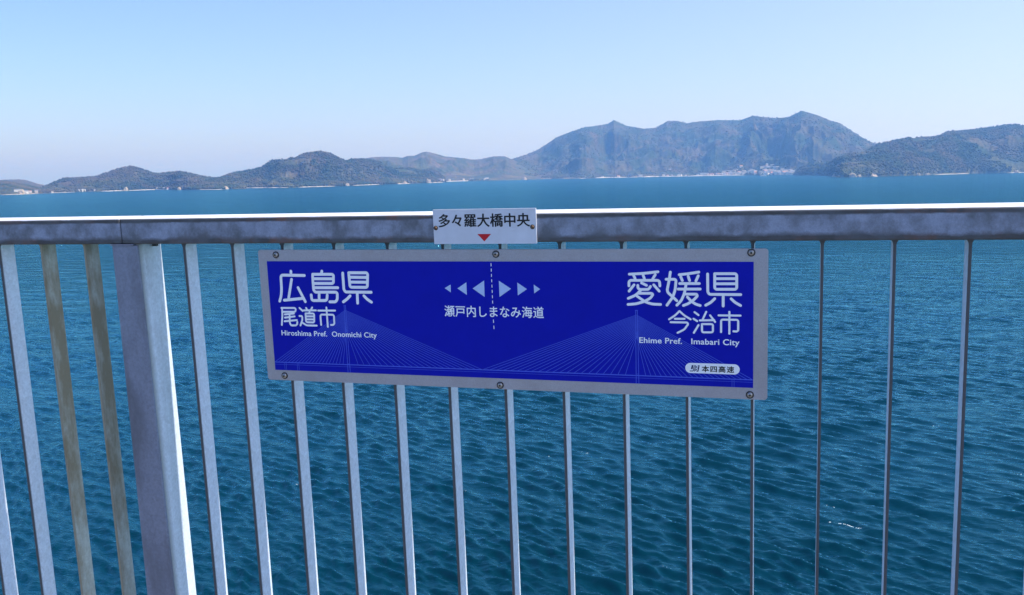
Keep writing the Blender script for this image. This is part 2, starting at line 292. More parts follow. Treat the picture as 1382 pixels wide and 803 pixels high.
# ------------------------------------------------------------------ sea
rng = np.random.default_rng(7)
def wave_set():
    out = []
    for i in range(84):
        lam = 0.6 * (8.5 / 0.6) ** (i / 83.0) * rng.uniform(0.93, 1.07)
        th = rad(63) + rng.normal(0, rad(24) if lam < 1.6 else rad(17))
        k = 2 * math.pi / lam
        amp = 0.0088 * lam ** 0.55 / (1 + (lam / 5.0) ** 3) * rng.uniform(0.6, 1.3) * (1 + 0.6 * math.exp(-((lam - 2.4) / 1.2) ** 2))
        out.append((k * math.cos(th), k * math.sin(th), amp, rng.uniform(0, 2 * math.pi), lam))
    return out
WAVES = wave_set()
def sea_height(x, y, cell=None):
    h = np.zeros_like(x)
    # gust patches: areas of stronger and weaker ripple, and groups of higher waves
    def patch(sc, a):
        u = x * sc; v = y * sc
        return np.sin(u + 1.9 * np.sin(v * 0.83 + a)) * np.sin(v * 1.13 + a * 2 + 1.7 * np.sin(u * 0.71 + a))
    gs = 1.0 + 0.35 * patch(0.019, 0.4) + 0.40 * patch(0.13, 1.7)
    gl = 1.0 + 0.55 * patch(0.075, 3.1)
    for kx, ky, a, p, lam in WAVES:
        s = np.sin(kx * x + ky * y + p)
        w = np.exp(s * 1.15) - 1.35            # sharper crests, flatter troughs
        if cell is not None:
            a = a * np.clip(lam / np.maximum(cell, 1e-3) / 2.6 - 0.7, 0, 1)
        h += a * w * (gs if lam < 2.4 else gl)
    return h

def build_sea():
    th = [-180.0]
    while th[-1] < 180.0:
        a = th[-1]
        st = 0.125 if -50 < a < 25 else 4.0
        nx = a + st
        if a < -50 < nx: nx = -50.0
        th.append(min(nx, 180.0))
    th = np.radians(np.array(th[:-1]))
    rr = [4.0, 12.0, 24.0, 36.0, 48.0, 55.0, 60.0]
    while rr[-1] < 900: rr.append(rr[-1] * 1.0026 if rr[-1] < 420 else rr[-1] * 1.006)
    while rr[-1] < 28000: rr.append(rr[-1] * 1.05)
    rr = np.array(rr)
    R, T = np.meshgrid(rr, th, indexing='ij')
    x = 1.5 + R * np.sin(T); y = -2.0 + R * np.cos(T)
    dr = np.gradient(rr)
    cell = np.maximum(dr[:, None] * np.ones_like(T), R * rad(0.125))
    cell = np.where((T < rad(-50)) | (T > rad(25)), 99.0, cell)
    z = sea_height(x, y, cell)
    z[R > 2500] = 0
    nR, nT = R.shape
    idx = np.arange(nR * nT).reshape(nR, nT)
    a = idx[:-1, :]; b = idx[1:, :]
    a2 = np.roll(a, -1, 1); b2 = np.roll(b, -1, 1)
    f = np.stack([a, a2, b2, b], -1).reshape(-1, 4)
    co = np.stack([x, y, z], -1).reshape(-1, 3)
    # close the hole at the centre
    co = np.vstack([co, [[1.5, -2.0, 0.0]]])
    m, nt, b_ = new_mat('sea_water')
    tc = N(nt, 'ShaderNodeTexCoord')
    mp = N(nt, 'ShaderNodeMapping'); mp.inputs['Rotation'].default_value = (0, 0, rad(14)); mp.inputs['Scale'].default_value = (0.45, 1, 1)
    nt.links.new(tc.outputs['Object'], mp.inputs[0])
    n1 = N(nt, 'ShaderNodeTexNoise', Scale=1.7, Detail=5.0, Roughness=0.62, Distortion=0.4)
    nt.links.new(mp.outputs[0], n1.inputs['Vector'])
    n2 = N(nt, 'ShaderNodeTexNoise', Scale=0.15, Detail=6.0, Roughness=0.65, Distortion=0.5)
    nt.links.new(mp.outputs[0], n2.inputs['Vector'])
    b1 = N(nt, 'ShaderNodeBump', Strength=1.0, Distance=0.10); nt.links.new(n1.outputs[0], b1.inputs['Height'])
    b2_ = N(nt, 'ShaderNodeBump', Strength=1.0, Distance=0.45); nt.links.new(n2.outputs[0], b2_.inputs['Height'])
    nt.links.new(b1.outputs[0], b2_.inputs['Normal'])
    # the wave mesh gets too coarse for the waves with distance from the bridge: relief takes over there
    ln = N(nt, 'ShaderNodeVectorMath', operation='LENGTH'); nt.links.new(tc.outputs['Object'], ln.inputs[0])
    far = N(nt, 'ShaderNodeMapRange'); nt.links.new(ln.outputs['Value'], far.inputs[0])
    for k_, v_ in (('From Min', 120.0), ('From Max', 500.0), ('To Min', 0.40), ('To Max', 3.4)): far.inputs[k_].default_value = v_
    nt.links.new(far.outputs[0], b2_.inputs['Distance'])
    far2 = N(nt, 'ShaderNodeMapRange'); nt.links.new(ln.outputs['Value'], far2.inputs[0])
    for k_, v_ in (('From Min', 150.0), ('From Max', 700.0), ('To Min', 0.11), ('To Max', 0.22)): far2.inputs[k_].default_value = v_
    nt.links.new(far2.outputs[0], b1.inputs['Distance'])
    n3 = N(nt, 'ShaderNodeTexNoise', Scale=0.012, Detail=3.0)
    nt.links.new(tc.outputs['Object'], n3.inputs['Vector'])
    c = ramp(nt, n3.outputs[0], [(0.35, (0.0001, 0.0175, 0.027)), (0.65, (0.0002, 0.020, 0.035))])
    out = nt.nodes['Material Output']; nt.nodes.remove(b_)
    body = N(nt, 'ShaderNodeBsdfDiffuse'); nt.links.new(c, body.inputs['Color'])
    gl = N(nt, 'ShaderNodeBsdfGlossy', Color=(0.34, 0.85, 1.0, 1), Roughness=0.10)
    fr = N(nt, 'ShaderNodeFresnel', IOR=1.333)
    for q in (gl, fr): nt.links.new(b2_.outputs[0], q.inputs['Normal'])
    mx = N(nt, 'ShaderNodeMixShader')
    nt.links.new(fr.outputs[0], mx.inputs[0]); nt.links.new(body.outputs[0], mx.inputs[1]); nt.links.new(gl.outputs[0], mx.inputs[2])
    nt.links.new(mx.outputs[0], out.inputs['Surface'])
    o = mesh_np('sea', co, f, m, smooth=True)
    tag(o, kind='structure')
    return o
build_sea()

def ground_hit(dx, dy, dz):
    t = -CAM_POS[2] / dz
    return CAM_POS[0] + dx * t, CAM_POS[1] + dy * t

# ------------------------------------------------------------------ value noise for the terrain
def vnoise(x, y, seed):
    xi = np.floor(x).astype(np.int64); yi = np.floor(y).astype(np.int64)
    fx = x - xi; fy = y - yi
    fx = fx * fx * fx * (fx * (fx * 6 - 15) + 10); fy = fy * fy * fy * (fy * (fy * 6 - 15) + 10)
    def h(a, b):
        n = (a * 374761393 + b * 668265263 + seed * 974634777) & 0xffffffff
        n = ((n ^ (n >> 13)) * 1274126177) & 0xffffffff
        return ((n ^ (n >> 16)) & 0xffff) / 65535.0
    return (h(xi, yi) * (1 - fx) + h(xi + 1, yi) * fx) * (1 - fy) + (h(xi, yi + 1) * (1 - fx) + h(xi + 1, yi + 1) * fx) * fy

def fbm(x, y, seed, octv=5, gain=0.5, ridged=False):
    s = 0; a = 1; t = 0
    for i in range(octv):
        n = vnoise(x, y, seed + i * 17)
        if ridged: n = 1 - np.abs(2 * n - 1)
        s = s + a * n; t += a; a *= gain
        x, y = 1.62 * x - 1.18 * y + 3.7, 1.18 * x + 1.62 * y - 1.9
    return s / t

def forest_mat(name, dark, brown, pale, seed, palemax=0.5, zpale=120.0):
    m, nt, b = new_mat(name)
    tc = N(nt, 'ShaderNodeTexCoord')
    mp = N(nt, 'ShaderNodeMapping'); mp.inputs['Location'].default_value = (seed * 100, 0, 0)
    nt.links.new(tc.outputs['Object'], mp.inputs[0])
    n1 = N(nt, 'ShaderNodeTexNoise', Scale=0.0065, Detail=8.0, Roughness=0.62, Distortion=0.6)
    n2 = N(nt, 'ShaderNodeTexNoise', Scale=0.0032, Detail=8.0, Roughness=0.68, Distortion=1.0)
    n3 = N(nt, 'ShaderNodeTexNoise', Scale=0.085, Detail=3.0, Roughness=0.7)
    for n in (n1, n2, n3): nt.links.new(mp.outputs[0], n.inputs['Vector'])
    c = mixc(nt, ramp(nt, n1.outputs[0], [(0.42, g3(0)), (0.62, g3(1))]), dark, brown)
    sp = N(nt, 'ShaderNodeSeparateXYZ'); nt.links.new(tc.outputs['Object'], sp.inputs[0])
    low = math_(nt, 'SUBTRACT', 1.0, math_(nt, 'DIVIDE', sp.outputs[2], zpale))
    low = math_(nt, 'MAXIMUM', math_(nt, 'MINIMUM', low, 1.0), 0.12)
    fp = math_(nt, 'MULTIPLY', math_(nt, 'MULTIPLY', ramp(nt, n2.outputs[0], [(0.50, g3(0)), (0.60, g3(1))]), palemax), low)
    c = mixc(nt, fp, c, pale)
    c = mixc(nt, 1.0, c, ramp(nt, n3.outputs[0], [(0.32, g3(0.45)), (0.68, g3(1.6))]), 'MULTIPLY')
    nt.links.new(c, b.inputs['Base Color'])
    b.inputs['Roughness'].default_value = 1.0
    b.inputs['Specular IOR Level'].default_value = 0.1
    bp = N(nt, 'ShaderNodeBump', Strength=0.8, Distance=4.0)
    nt.links.new(n3.outputs[0], bp.inputs['Height']); nt.links.new(bp.outputs[0], b.inputs['Normal'])
    return m

LAND = {}
def build_land(key, name, depth, spur_len, spur_amp, mat, tree=2.0, naz=None, nv=90, power=0.85, seed=1, smooth_sh=True, dscale=None):
    sil, sh = TERRAIN[key]
    az0, az1 = sil[0][0][0] if isinstance(sil[0][0], (list, tuple)) else sil[0][0], sil[-1][0]
    naz = naz or int((az1 - az0) / 0.030)
    az = np.linspace(az0, az1, naz)
    tanE = np.interp(az, [q[0] for q in sil], [q[1] for q in sil])
    ds = np.interp(az, [q[0] for q in sh], [q[1] for q in sh])
    k = max(3, int(0.9 / ((az1 - az0) / naz))) | 1
    pad = np.pad(ds, k // 2, mode='edge'); ds = np.convolve(pad, np.ones(k) / k, 'valid')
    ds = ds + 60 * (fbm(az * 1.6, az * 0 + 3.3, seed + 5, 4) - 0.5)
    v = np.concatenate([[-0.03], np.linspace(0, 1, nv) ** 1.15, 1 + np.linspace(0.04, 1.0, 22)])
    V, A = np.meshgrid(v, az, indexing='ij')
    df = np.interp(az, *dscale) if dscale else np.ones_like(az)
    D = ds[None, :] + depth * V * df[None, :]
    x = CAM_POS[0] + D * np.sin(np.radians(A)); y = CAM_POS[1] + D * np.cos(np.radians(A))
    zr = CAM_POS[2] + tanE * (ds + depth * df)
    zr = np.maximum(zr, 3.0)
    Vc = np.clip(V, 0, 1)
    wx = fbm(x / 700, y / 700, seed + 40, 3) - .5; wy = fbm(x / 700 + 9, y / 700, seed + 41, 3) - .5
    s = np.radians(A) * 4500 / spur_len + wx * 0.9; t = V * depth / (spur_len * 1.35) + wy * 1.4
    rg = fbm(s, t, seed, 6, 0.52, True); rg = np.clip((rg - 0.35) / 0.6, 0, 1) ** 1.25 * 0.62 + 0.30
    rg2 = fbm(x / 210 + wx, y / 210 + wy, seed + 77, 4, 0.55, True)
    prof = Vc ** power
    env = np.sin(np.pi * Vc ** 0.95) ** 1.15
    z = zr[None, :] * (prof + env * spur_amp * (rg - 0.62) * 1.6 + env * spur_amp * 0.55 * (rg2 - 0.55))
    z = z + np.clip(Vc * 30, 0, 1) * (1.5)
    cap = CAM_POS[2] + (tanE[None, :] * (0.90 + 0.10 * Vc) - (1 - Vc) * 0.004) * D
    cap = np.maximum(cap, 1.0 + 8 * Vc); kk = 0.07 * zr[None, :] * (1 - Vc) + 0.5
    z = np.where(V < 0.999, cap - kk * np.log1p(np.exp(np.clip((cap - z) / kk, -30, 30))) + kk * 0.0, z)
    z = np.maximum(z, np.where(V > 0, 1.5, z))
    back = np.clip(V - 1, 0, 1)
    z = np.where(V >= 1, zr[None, :] * (1 - back) * 1.0 - 20 * back, z)
    tr = (fbm(x / 9.0, y / 9.0, seed + 90, 2) - 0.42) * 2 * tree * np.clip(Vc * 25, 0, 1)
    z = z + tr
    z = np.where(V <= 0, -6.0, z)
    nV, nA = V.shape
    idx = np.arange(nV * nA).reshape(nV, nA)
    f = np.stack([idx[:-1, :-1], idx[:-1, 1:], idx[1:, 1:], idx[1:, :-1]], -1).reshape(-1, 4)
    o = mesh_np(name, np.stack([x, y, z], -1).reshape(-1, 3), f, mat, smooth=True)
    tag(o, kind='structure')
    LAND[key] = dict(az=az, v=v, x=x, y=y, z=z, ds=ds, depth=depth, nv=nv)
    return o

def on_land(key, a, v):
    L = LAND[key]
    i = int(np.clip(np.searchsorted(L['az'], a), 1, len(L['az']) - 1))
    j = int(np.clip(np.searchsorted(L['v'], v), 1, L['nv']))
    return Vector((float(L['x'][j, i]), float(L['y'][j, i]), float(L['z'][j, i])))

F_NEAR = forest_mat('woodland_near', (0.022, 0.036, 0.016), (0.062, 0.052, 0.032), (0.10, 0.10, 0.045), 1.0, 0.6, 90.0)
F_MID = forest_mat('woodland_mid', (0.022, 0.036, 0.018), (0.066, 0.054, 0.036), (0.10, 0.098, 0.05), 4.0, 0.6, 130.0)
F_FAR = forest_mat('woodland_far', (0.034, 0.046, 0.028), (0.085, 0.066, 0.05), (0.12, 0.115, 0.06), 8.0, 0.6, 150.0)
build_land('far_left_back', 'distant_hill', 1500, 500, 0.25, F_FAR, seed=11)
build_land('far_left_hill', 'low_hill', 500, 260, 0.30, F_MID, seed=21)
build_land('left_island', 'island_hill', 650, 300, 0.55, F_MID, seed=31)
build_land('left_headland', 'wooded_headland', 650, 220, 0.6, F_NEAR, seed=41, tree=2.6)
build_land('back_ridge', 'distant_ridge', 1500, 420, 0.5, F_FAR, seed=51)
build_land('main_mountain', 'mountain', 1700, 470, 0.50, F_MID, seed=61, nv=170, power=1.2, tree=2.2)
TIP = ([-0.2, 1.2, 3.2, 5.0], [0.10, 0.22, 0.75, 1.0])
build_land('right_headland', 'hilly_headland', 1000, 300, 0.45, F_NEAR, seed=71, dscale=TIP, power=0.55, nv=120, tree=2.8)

# tree crowns standing on the slopes, too many to count: one mass per hill
def build_woods(key, n, seed, mat, label, vmax=1.03, size=(2.4, 5.2)):
    L = LAND[key]; r = np.random.default_rng(seed)
    nV = L['nv']
    fi = r.uniform(0.4, nV * vmax, n); fj = r.uniform(0, len(L['az']) - 1.01, n)
    i = fi.astype(int); j = fj.astype(int)
    keep = fbm(L['x'][i, j] / 120, L['y'][i, j] / 120, seed, 3) > 0.33
    i, j = i[keep], j[keep]
    P = np.stack([L['x'][i, j] + r.uniform(-6, 6, len(i)), L['y'][i, j] + r.uniform(-6, 6, len(i)), L['z'][i, j]], -1)
    ok = P[:, 2] > 2.0
    P = P[ok]; m = len(P)
    u = np.array([[0, 0, 1.15], [1, 0, .25], [.3, .95, .1], [-.8, .6, .3], [-.8, -.6, .05], [.3, -.95, .3], [0, 0, -0.8]])
    fc = [[0, 1, 2], [0, 2, 3], [0, 3, 4], [0, 4, 5], [0, 5, 1], [6, 2, 1], [6, 3, 2], [6, 4, 3], [6, 5, 4], [6, 1, 5]]
    s = r.uniform(size[0], size[1], m) * np.where(r.random(m) < 0.12, 1.35, 1.0)
    q = u[None] * s[:, None, None] * r.uniform(0.75, 1.25, (m, 7, 3))
    an = r.uniform(0, 6.28, m); ca, sa = np.cos(an)[:, None], np.sin(an)[:, None]
    X = q[..., 0] * ca - q[..., 1] * sa; Y = q[..., 0] * sa + q[..., 1] * ca
    co = np.stack([X + P[:, 0:1], Y + P[:, 1:2], q[..., 2] + P[:, 2:3] + s[:, None] * 0.35], -1).reshape(-1, 3)
    F = (np.array(fc)[None] + (np.arange(m) * 7)[:, None, None]).reshape(-1, 3)
    o = mesh_np('woodland', co, F, mat)
    tag(o, label, 'woodland', kind='stuff')
build_woods('left_headland', 30000, 5, F_NEAR, 'dark evergreen woodland covering the headland left of centre')
build_woods('right_headland', 42000, 6, F_NEAR, 'dense woodland covering the long headland at the far right')
build_woods('left_island', 12000, 8, F_MID, 'woodland covering the low island hill at the left')
build_woods('main_mountain', 16000, 9, F_MID, 'woodland covering the tallest mountain across the water')

# ------------------------------------------------------------------ shoreline: sea walls, beaches, rocks
def PX(x):      # azimuth of a column of the far shore
    return float(np.interp(x, [0, 100, 200, 300, 400, 500, 600, 700, 800, 900, 1000, 1100, 1200, 1300, 1382],
                 [-44.743, -41.187, -37.417, -33.449, -29.308, -25.029, -20.652, -16.229, -11.809, -7.447, -3.189, .923, 4.858, 8.59, 11.48]))
M['seawall'] = plain('pale_concrete', (0.34, 0.32, 0.30), 0.9, 0, 0.2, 0.05)
M['sand'] = plain('beach_sand', (0.27, 0.24, 0.20), 0.95, 0, 0.2, 0.04)
M['rock'] = plain('shore_rock', (0.33, 0.27, 0.21), 0.95, 0, 0.45, 0.08)

def shore_strip(key, x0, x1, height, width, name, cat, label, mat, kind=None):
    L = LAND[key]; n = max(4, int((x1 - x0) / 2.0))
    r = random.Random(int(x0 * 7 + x1))
    bm = bmesh.new(); rings = []
    for i in range(n + 1):
        x = x0 + (x1 - x0) * i / n
        a = PX(x); d = float(np.interp(a, L['az'], L['ds'])) - 6
        e = min(1.0, 6.0 * min(i, n - i) / n + 0.25)
        hh = 0.62 * height * e * r.uniform(0.6, 1.25)
        w = width * r.uniform(0.8, 1.2)
        ring = []
        for dd, zz in ((d - w * .5, -1.0), (d - w * .2, hh * .6), (d + w * .1, hh), (d + w * .6, hh * 1.02), (d + w, -1.0)):
            ring.append(bm.verts.new((CAM_POS[0] + dd * math.sin(rad(a)), CAM_POS[1] + dd * math.cos(rad(a)), zz)))
        rings.append(ring)
    for p, q in zip(rings, rings[1:]):
        for k in range(4): bm.faces.new((p[k], p[k + 1], q[k + 1], q[k]))
    bm.faces.new(rings[0]); bm.faces.new(rings[-1][::-1])
    o = bm_obj(name, bm, mat)
    if kind: tag(o, kind=kind)
    else: tag(o, label, cat)

shore_strip('far_left_hill', 0, 50, 3.0, 14, 'beach', None, None, M['sand'], 'structure')
shore_strip('left_island', 66, 100, 2.6, 12, 'beach', None, None, M['sand'], 'structure')
shore_strip('left_island', 134, 165, 4.0, 10, 'sea_wall', 'sea wall', 'pale sea wall under the left side of the island hill peak', M['seawall'])
shore_strip('left_island', 172, 226, 4.2, 10, 'sea_wall', 'sea wall', 'pale sea wall right of the island hill peak, by white sheds', M['seawall'])
shore_strip('left_headland', 250, 300, 3.4, 16, 'beach', None, None, M['sand'], 'structure')
shore_strip('left_headland', 318, 388, 4.4, 18, 'beach', None, None, M['sand'], 'structure')
shore_strip('left_headland', 402, 452, 4.2, 18, 'beach', None, None, M['sand'], 'structure')
shore_strip('left_headland', 476, 512, 4.4, 14, 'beach', None, None, M['sand'], 'structure')
shore_strip('left_headland', 536, 553, 5.0, 14, 'beach', None, None, M['sand'], 'structure')
shore_strip('left_headland', 578, 598, 5.0, 14, 'beach', None, None, M['sand'], 'structure')
shore_strip('back_ridge', 599, 640, 5.0, 14, 'sea_wall', 'sea wall', 'pale sea wall along the bay between headland and mountain', M['seawall'])
shore_strip('back_ridge', 641, 662, 5.0, 14, 'sea_wall', 'sea wall', 'short pale sea wall at the left foot of the mountain', M['seawall'])
shore_strip('main_mountain', 726, 745, 4.0, 16, 'beach', None, None, M['sand'], 'structure')
shore_strip('main_mountain', 760, 790, 6.0, 14, 'beach', None, None, M['sand'], 'structure')
shore_strip('main_mountain', 803, 848, 6.5, 12, 'sea_wall', 'sea wall', 'pale sea wall under the pointed left peak of the mountain', M['seawall'])
shore_strip('main_mountain', 850, 926, 7.5, 12, 'sea_wall', 'sea wall', 'long bright sea wall under the middle of the mountain', M['seawall'])
shore_strip('main_mountain', 927, 1006, 7.0, 12, 'sea_wall', 'sea wall', 'bright sea wall in front of the left half of the village', M['seawall'])
shore_strip('right_headland', 1262, 1308, 3.6, 16, 'beach', None, None, M['sand'], 'structure')
shore_strip('right_headland', 1360, 1400, 3.4, 16, 'beach', None, None, M['sand'], 'structure')

def rock_mass(key, x, w, h, label, seed):
    L = LAND[key]; r = random.Random(seed)
    a = PX(x); d = float(np.interp(a, L['az'], L['ds'])) - 8
    bm = bmesh.new()
    bmesh.ops.create_icosphere(bm, subdivisions=3, radius=1.0)
    for vtx in bm.verts:
        c = vtx.co
        nz = float(fbm(np.array([c.x * 2.3 + seed]), np.array([c.y * 2.3 + c.z * 1.7]), seed, 4)[0])
        k = 0.55 + 0.9 * nz
        vtx.co = Vector((c.x * w * k, c.y * w * 0.5 * k, max(c.z, -0.3) * h * k * 1.2))
    o = bm_obj('shore_rock', bm, M['rock'])
    o.location = (CAM_POS[0] + d * math.sin(rad(a)), CAM_POS[1] + d * math.cos(rad(a)), 0)
    o.rotation_euler = (0, 0, -rad(a))
    tag(o, label, 'rock', group='bare rocks along the far shores')
ROCKS = [('right_headland', 1129, 16, 11, 'tan rock outcrop at the tip of the right headland'),
         ('right_headland', 1134, 10, 7, 'low rock just right of the headland tip outcrop'),
         ('right_headland', 1152, 13, 13, 'pale rock bluff second along the right headland shore'),
         ('right_headland', 1160, 8, 7, 'small rock beside the pale bluff on the right headland'),
         ('right_headland', 1178, 15, 9, 'wide pale rock outcrop third along the right headland shore'),
         ('right_headland', 1240, 8, 7, 'small rock under the middle of the right headland'),
         ('right_headland', 1252, 8, 6, 'small rock beside the beach of the right headland'),
         ('right_headland', 1372, 9, 8, 'small pale rock on the shore near the right edge'),
         ('far_left_hill', 27, 12, 13, 'tan rock face on the shore near the left edge'),
         ('left_island', 168, 9, 14, 'tan rock face below the island hill peak'),
         ('left_headland', 241, 9, 9, 'rock at the left tip of the central headland'),
         ('left_headland', 304, 10, 9, 'rock at the left end of the headland beach'),
         ('left_headland', 316, 9, 9, 'rock just left of the long headland beach'),
         ('left_headland', 468, 10, 8, 'low rock under the second hump of the central headland'),
         ('left_headland', 546, 12, 9, 'pale rock on the shore right of the headland humps'),
         ('left_headland', 578, 11, 17, 'tan rock bluff near the right end of the central headland'),
         ('back_ridge', 708, 12, 12, 'pale rock at the left foot of the mountain')]
for i, (k, x, w, h, lb) in enumerate(ROCKS): rock_mass(k, x, w, h, lb, 100 + i)

# ------------------------------------------------------------------ far houses
M['house_wall'] = plain('white_render', (0.58, 0.56, 0.52), 0.8, 0, 0.08, 0.3)
M['house_cream'] = plain('cream_render', (0.44, 0.38, 0.32), 0.8, 0, 0.08, 0.3)
M['roof_grey'] = plain('grey_roof_tiles', (0.16, 0.16, 0.18), 0.7, 0, 0.15, 0.5)
M['roof_red'] = plain('red_roof_tiles', (0.34, 0.16, 0.11), 0.8, 0, 0.15, 0.5)
M['window'] = plain('window_glass', (0.05, 0.06, 0.08), 0.15, 0, 0.1, 1)
def house_meshes(wm, rm, L, W, H, rise):
    bm = bmesh.new(); add_box(bm, -L / 2, L / 2, -W / 2, W / 2, -4.0, H)
    a = bpy.data.meshes.new('wall'); bm.to_mesh(a); bm.free(); a.materials.append(wm)
    bm = bmesh.new()
    o = 0.6
    pts = [(-L / 2 - o, -W / 2 - o, H + .01), (L / 2 + o, -W / 2 - o, H + .01), (L / 2 + o, W / 2 + o, H + .01), (-L / 2 - o, W / 2 + o, H + .01), (-L / 2 - o, 0, H + rise), (L / 2 + o, 0, H + rise)]
    v = [bm.verts.new(p) for p in pts]
    for q in ((0, 1, 5, 4), (2, 3, 4, 5), (1, 2, 5), (3, 0, 4), (3, 2, 1, 0)): bm.faces.new([v[i] for i in q])
    b = bpy.data.meshes.new('roof'); bm.to_mesh(b); bm.free(); b.materials.append(rm)
    return a, b
HM = [house_meshes(M['house_wall'], M['roof_grey'], 12, 8, 5.5, 2.2), house_meshes(M['house_cream'], M['roof_grey'], 10, 9, 6.0, 2.6),
      house_meshes(M['house_wall'], M['roof_red'], 11, 8, 5.0, 2.4), house_meshes(M['house_wall'], M['roof_grey'], 17, 9, 7.5, 1.2)]
def house(p, kind, sc, rz, label, group):
    t = empty('house', p)
    t.rotation_euler = (0, 0, rz); t.scale = (sc, sc, sc)
    for nm, me in zip(('wall', 'roof'), HM[kind]):
        link(bpy.data.objects.new(nm, me), t)
    tag(t, label, 'house', group)
rh = random.Random(12)
def village(key, x0, x1, v0, v1, n, label, group, big=1.0):
    for i in range(n):
        x = rh.uniform(x0, x1); v = v0 + (v1 - v0) * rh.random() ** 1.3
        p = on_land(key, PX(x), v); p.z += 0.5
        house(p, rh.choice([0, 0, 1, 2, 3, 3]), 1.25 * big * rh.uniform(0.75, 1.25), rh.uniform(-.6, .6) - rad(PX(x)), label, group)
village('main_mountain', 1001, 1030, 0.010, 0.05, 24, 'small pale house in the waterfront cluster in the middle of the village', 'houses of the middle village waterfront')
village('main_mountain', 1031, 1073, 0.008, 0.06, 44, 'small pale house in the dense village waterfront beside the dark headland', 'houses of the village waterfront by the headland', 1.35)
village('main_mountain', 1034, 1074, 0.05, 0.13, 48, 'small pale house on the village slope above the waterfront', 'houses on the village slope')
village('main_mountain', 960, 1000, 0.010, 0.04, 26, 'small pale house behind the sea wall at the left half of the village', 'houses behind the village sea wall')
village('main_mountain', 940, 960, 0.012, 0.04, 5, 'pale house at the left end of the village', 'houses at the left end of the village', 1.1)
village('main_mountain', 960, 1034, 0.06, 0.12, 10, 'small house scattered on the lower slope behind the village', 'houses scattered behind the village')
village('main_mountain', 810, 936, 0.010, 0.03, 12, 'small pale house behind the long sea wall under the mountain', 'houses along the long sea wall')
village('left_headland', 585, 600, 0.05, 0.2, 3, 'small pale house near the right end of the central headland', 'houses at the end of the central headland')
village('back_ridge', 602, 662, 0.008, 0.03, 9, 'small pale house along the bay between headland and mountain', 'houses along the bay', 0.75)
for key, x, v, kd, sc, lb in [('far_left_hill', 21, .10, 3, 1.5, 'cream house topmost of the group near the left edge'),
        ('far_left_hill', 33, .03, 0, 1.4, 'white building lowest of the group near the left edge'),
        ('far_left_hill', 38, .06, 2, 1.2, 'house with red roof between the two pale ones near the left edge'),
        ('far_left_hill', 46, .06, 1, 1.3, 'cream house rightmost of the group near the left edge'),
        ('left_island', 68, .02, 0, .9, 'small white house at the left end of the island shore'),
        ('left_island', 107, .015, 3, 1.3, 'white shed on the island shore left of the sea walls'),
        ('left_island', 111, .02, 3, 1.0, 'smaller white shed touching the shed left of the sea walls'),
        ('left_island', 125, .015, 0, 1.1, 'lone white house between the shed and the first sea wall'),
        ('left_island', 212, .012, 3, 1.1, 'white shed at the right part of the second island sea wall'),
        ('left_island', 220, .015, 0, 1.1, 'white house near the right end of the second island sea wall'),
        ('left_island', 225, .012, 2, 1.0, 'white house with red roof at the very end of the island sea wall'),
        ('left_headland', 545, .012, 3, 1.0, 'low white shed on the shore right of the headland humps'),
        ('main_mountain', 904, .20, 3, 1.2, 'lone white building high on the mountain slope above the long sea wall'),
        ('main_mountain', 708, .012, 0, 1.3, 'lone white house at the left foot of the mountain'),
        ('main_mountain', 949, .012, 3, 2.3, 'largest white building at the left end of the village'),
        ('main_mountain', 1054, .26, 3, 1.3, 'white building topmost on the village slope')]:
    p = on_land(key, PX(x), v); p.z += 0.4
    house(p, kd, sc * 0.8, -rad(PX(x)) + rh.uniform(-.2, .2), lb, None)

# ferry moored off the village
def ferry():
    a = PX(1030.5); d = 4700.0
    t = empty('ferry_boat', (CAM_POS[0] + d * math.sin(rad(a)), CAM_POS[1] + d * math.cos(rad(a)), 0.0))
    t.rotation_euler = (0, 0, -rad(a))
    bm = bmesh.new()
    deck = [(-14, -4), (9, -4), (13, -2.4), (16, 0), (13, 2.4), (9, 4), (-14, 4)]
    lo = [bm.verts.new((x * .93, y * .8, -1)) for x, y in deck]; hi = [bm.verts.new((x, y, 3.0)) for x, y in deck]
    bm.faces.new(lo[::-1]); bm.faces.new(hi)
    for i in range(7): bm.faces.new((lo[i], lo[(i + 1) % 7], hi[(i + 1) % 7], hi[i]))
    bm_obj('hull', bm, M['house_wall'], t)
    bm = bmesh.new(); add_box(bm, -9, 6, -3, 3, 3.005, 6.0); add_box(bm, -2, 5, -2.4, 2.4, 6.005, 8.2)
    bm_obj('cabin', bm, M['house_wall'], t)
    bm = bmesh.new(); add_box(bm, -8, 5.2, -3.05, -2.9, 4.3, 5.2)
    bm_obj('window_band', bm, M['window'], t)
    tag(t, 'small white ferry on the water in front of the village', 'boat')
ferry()

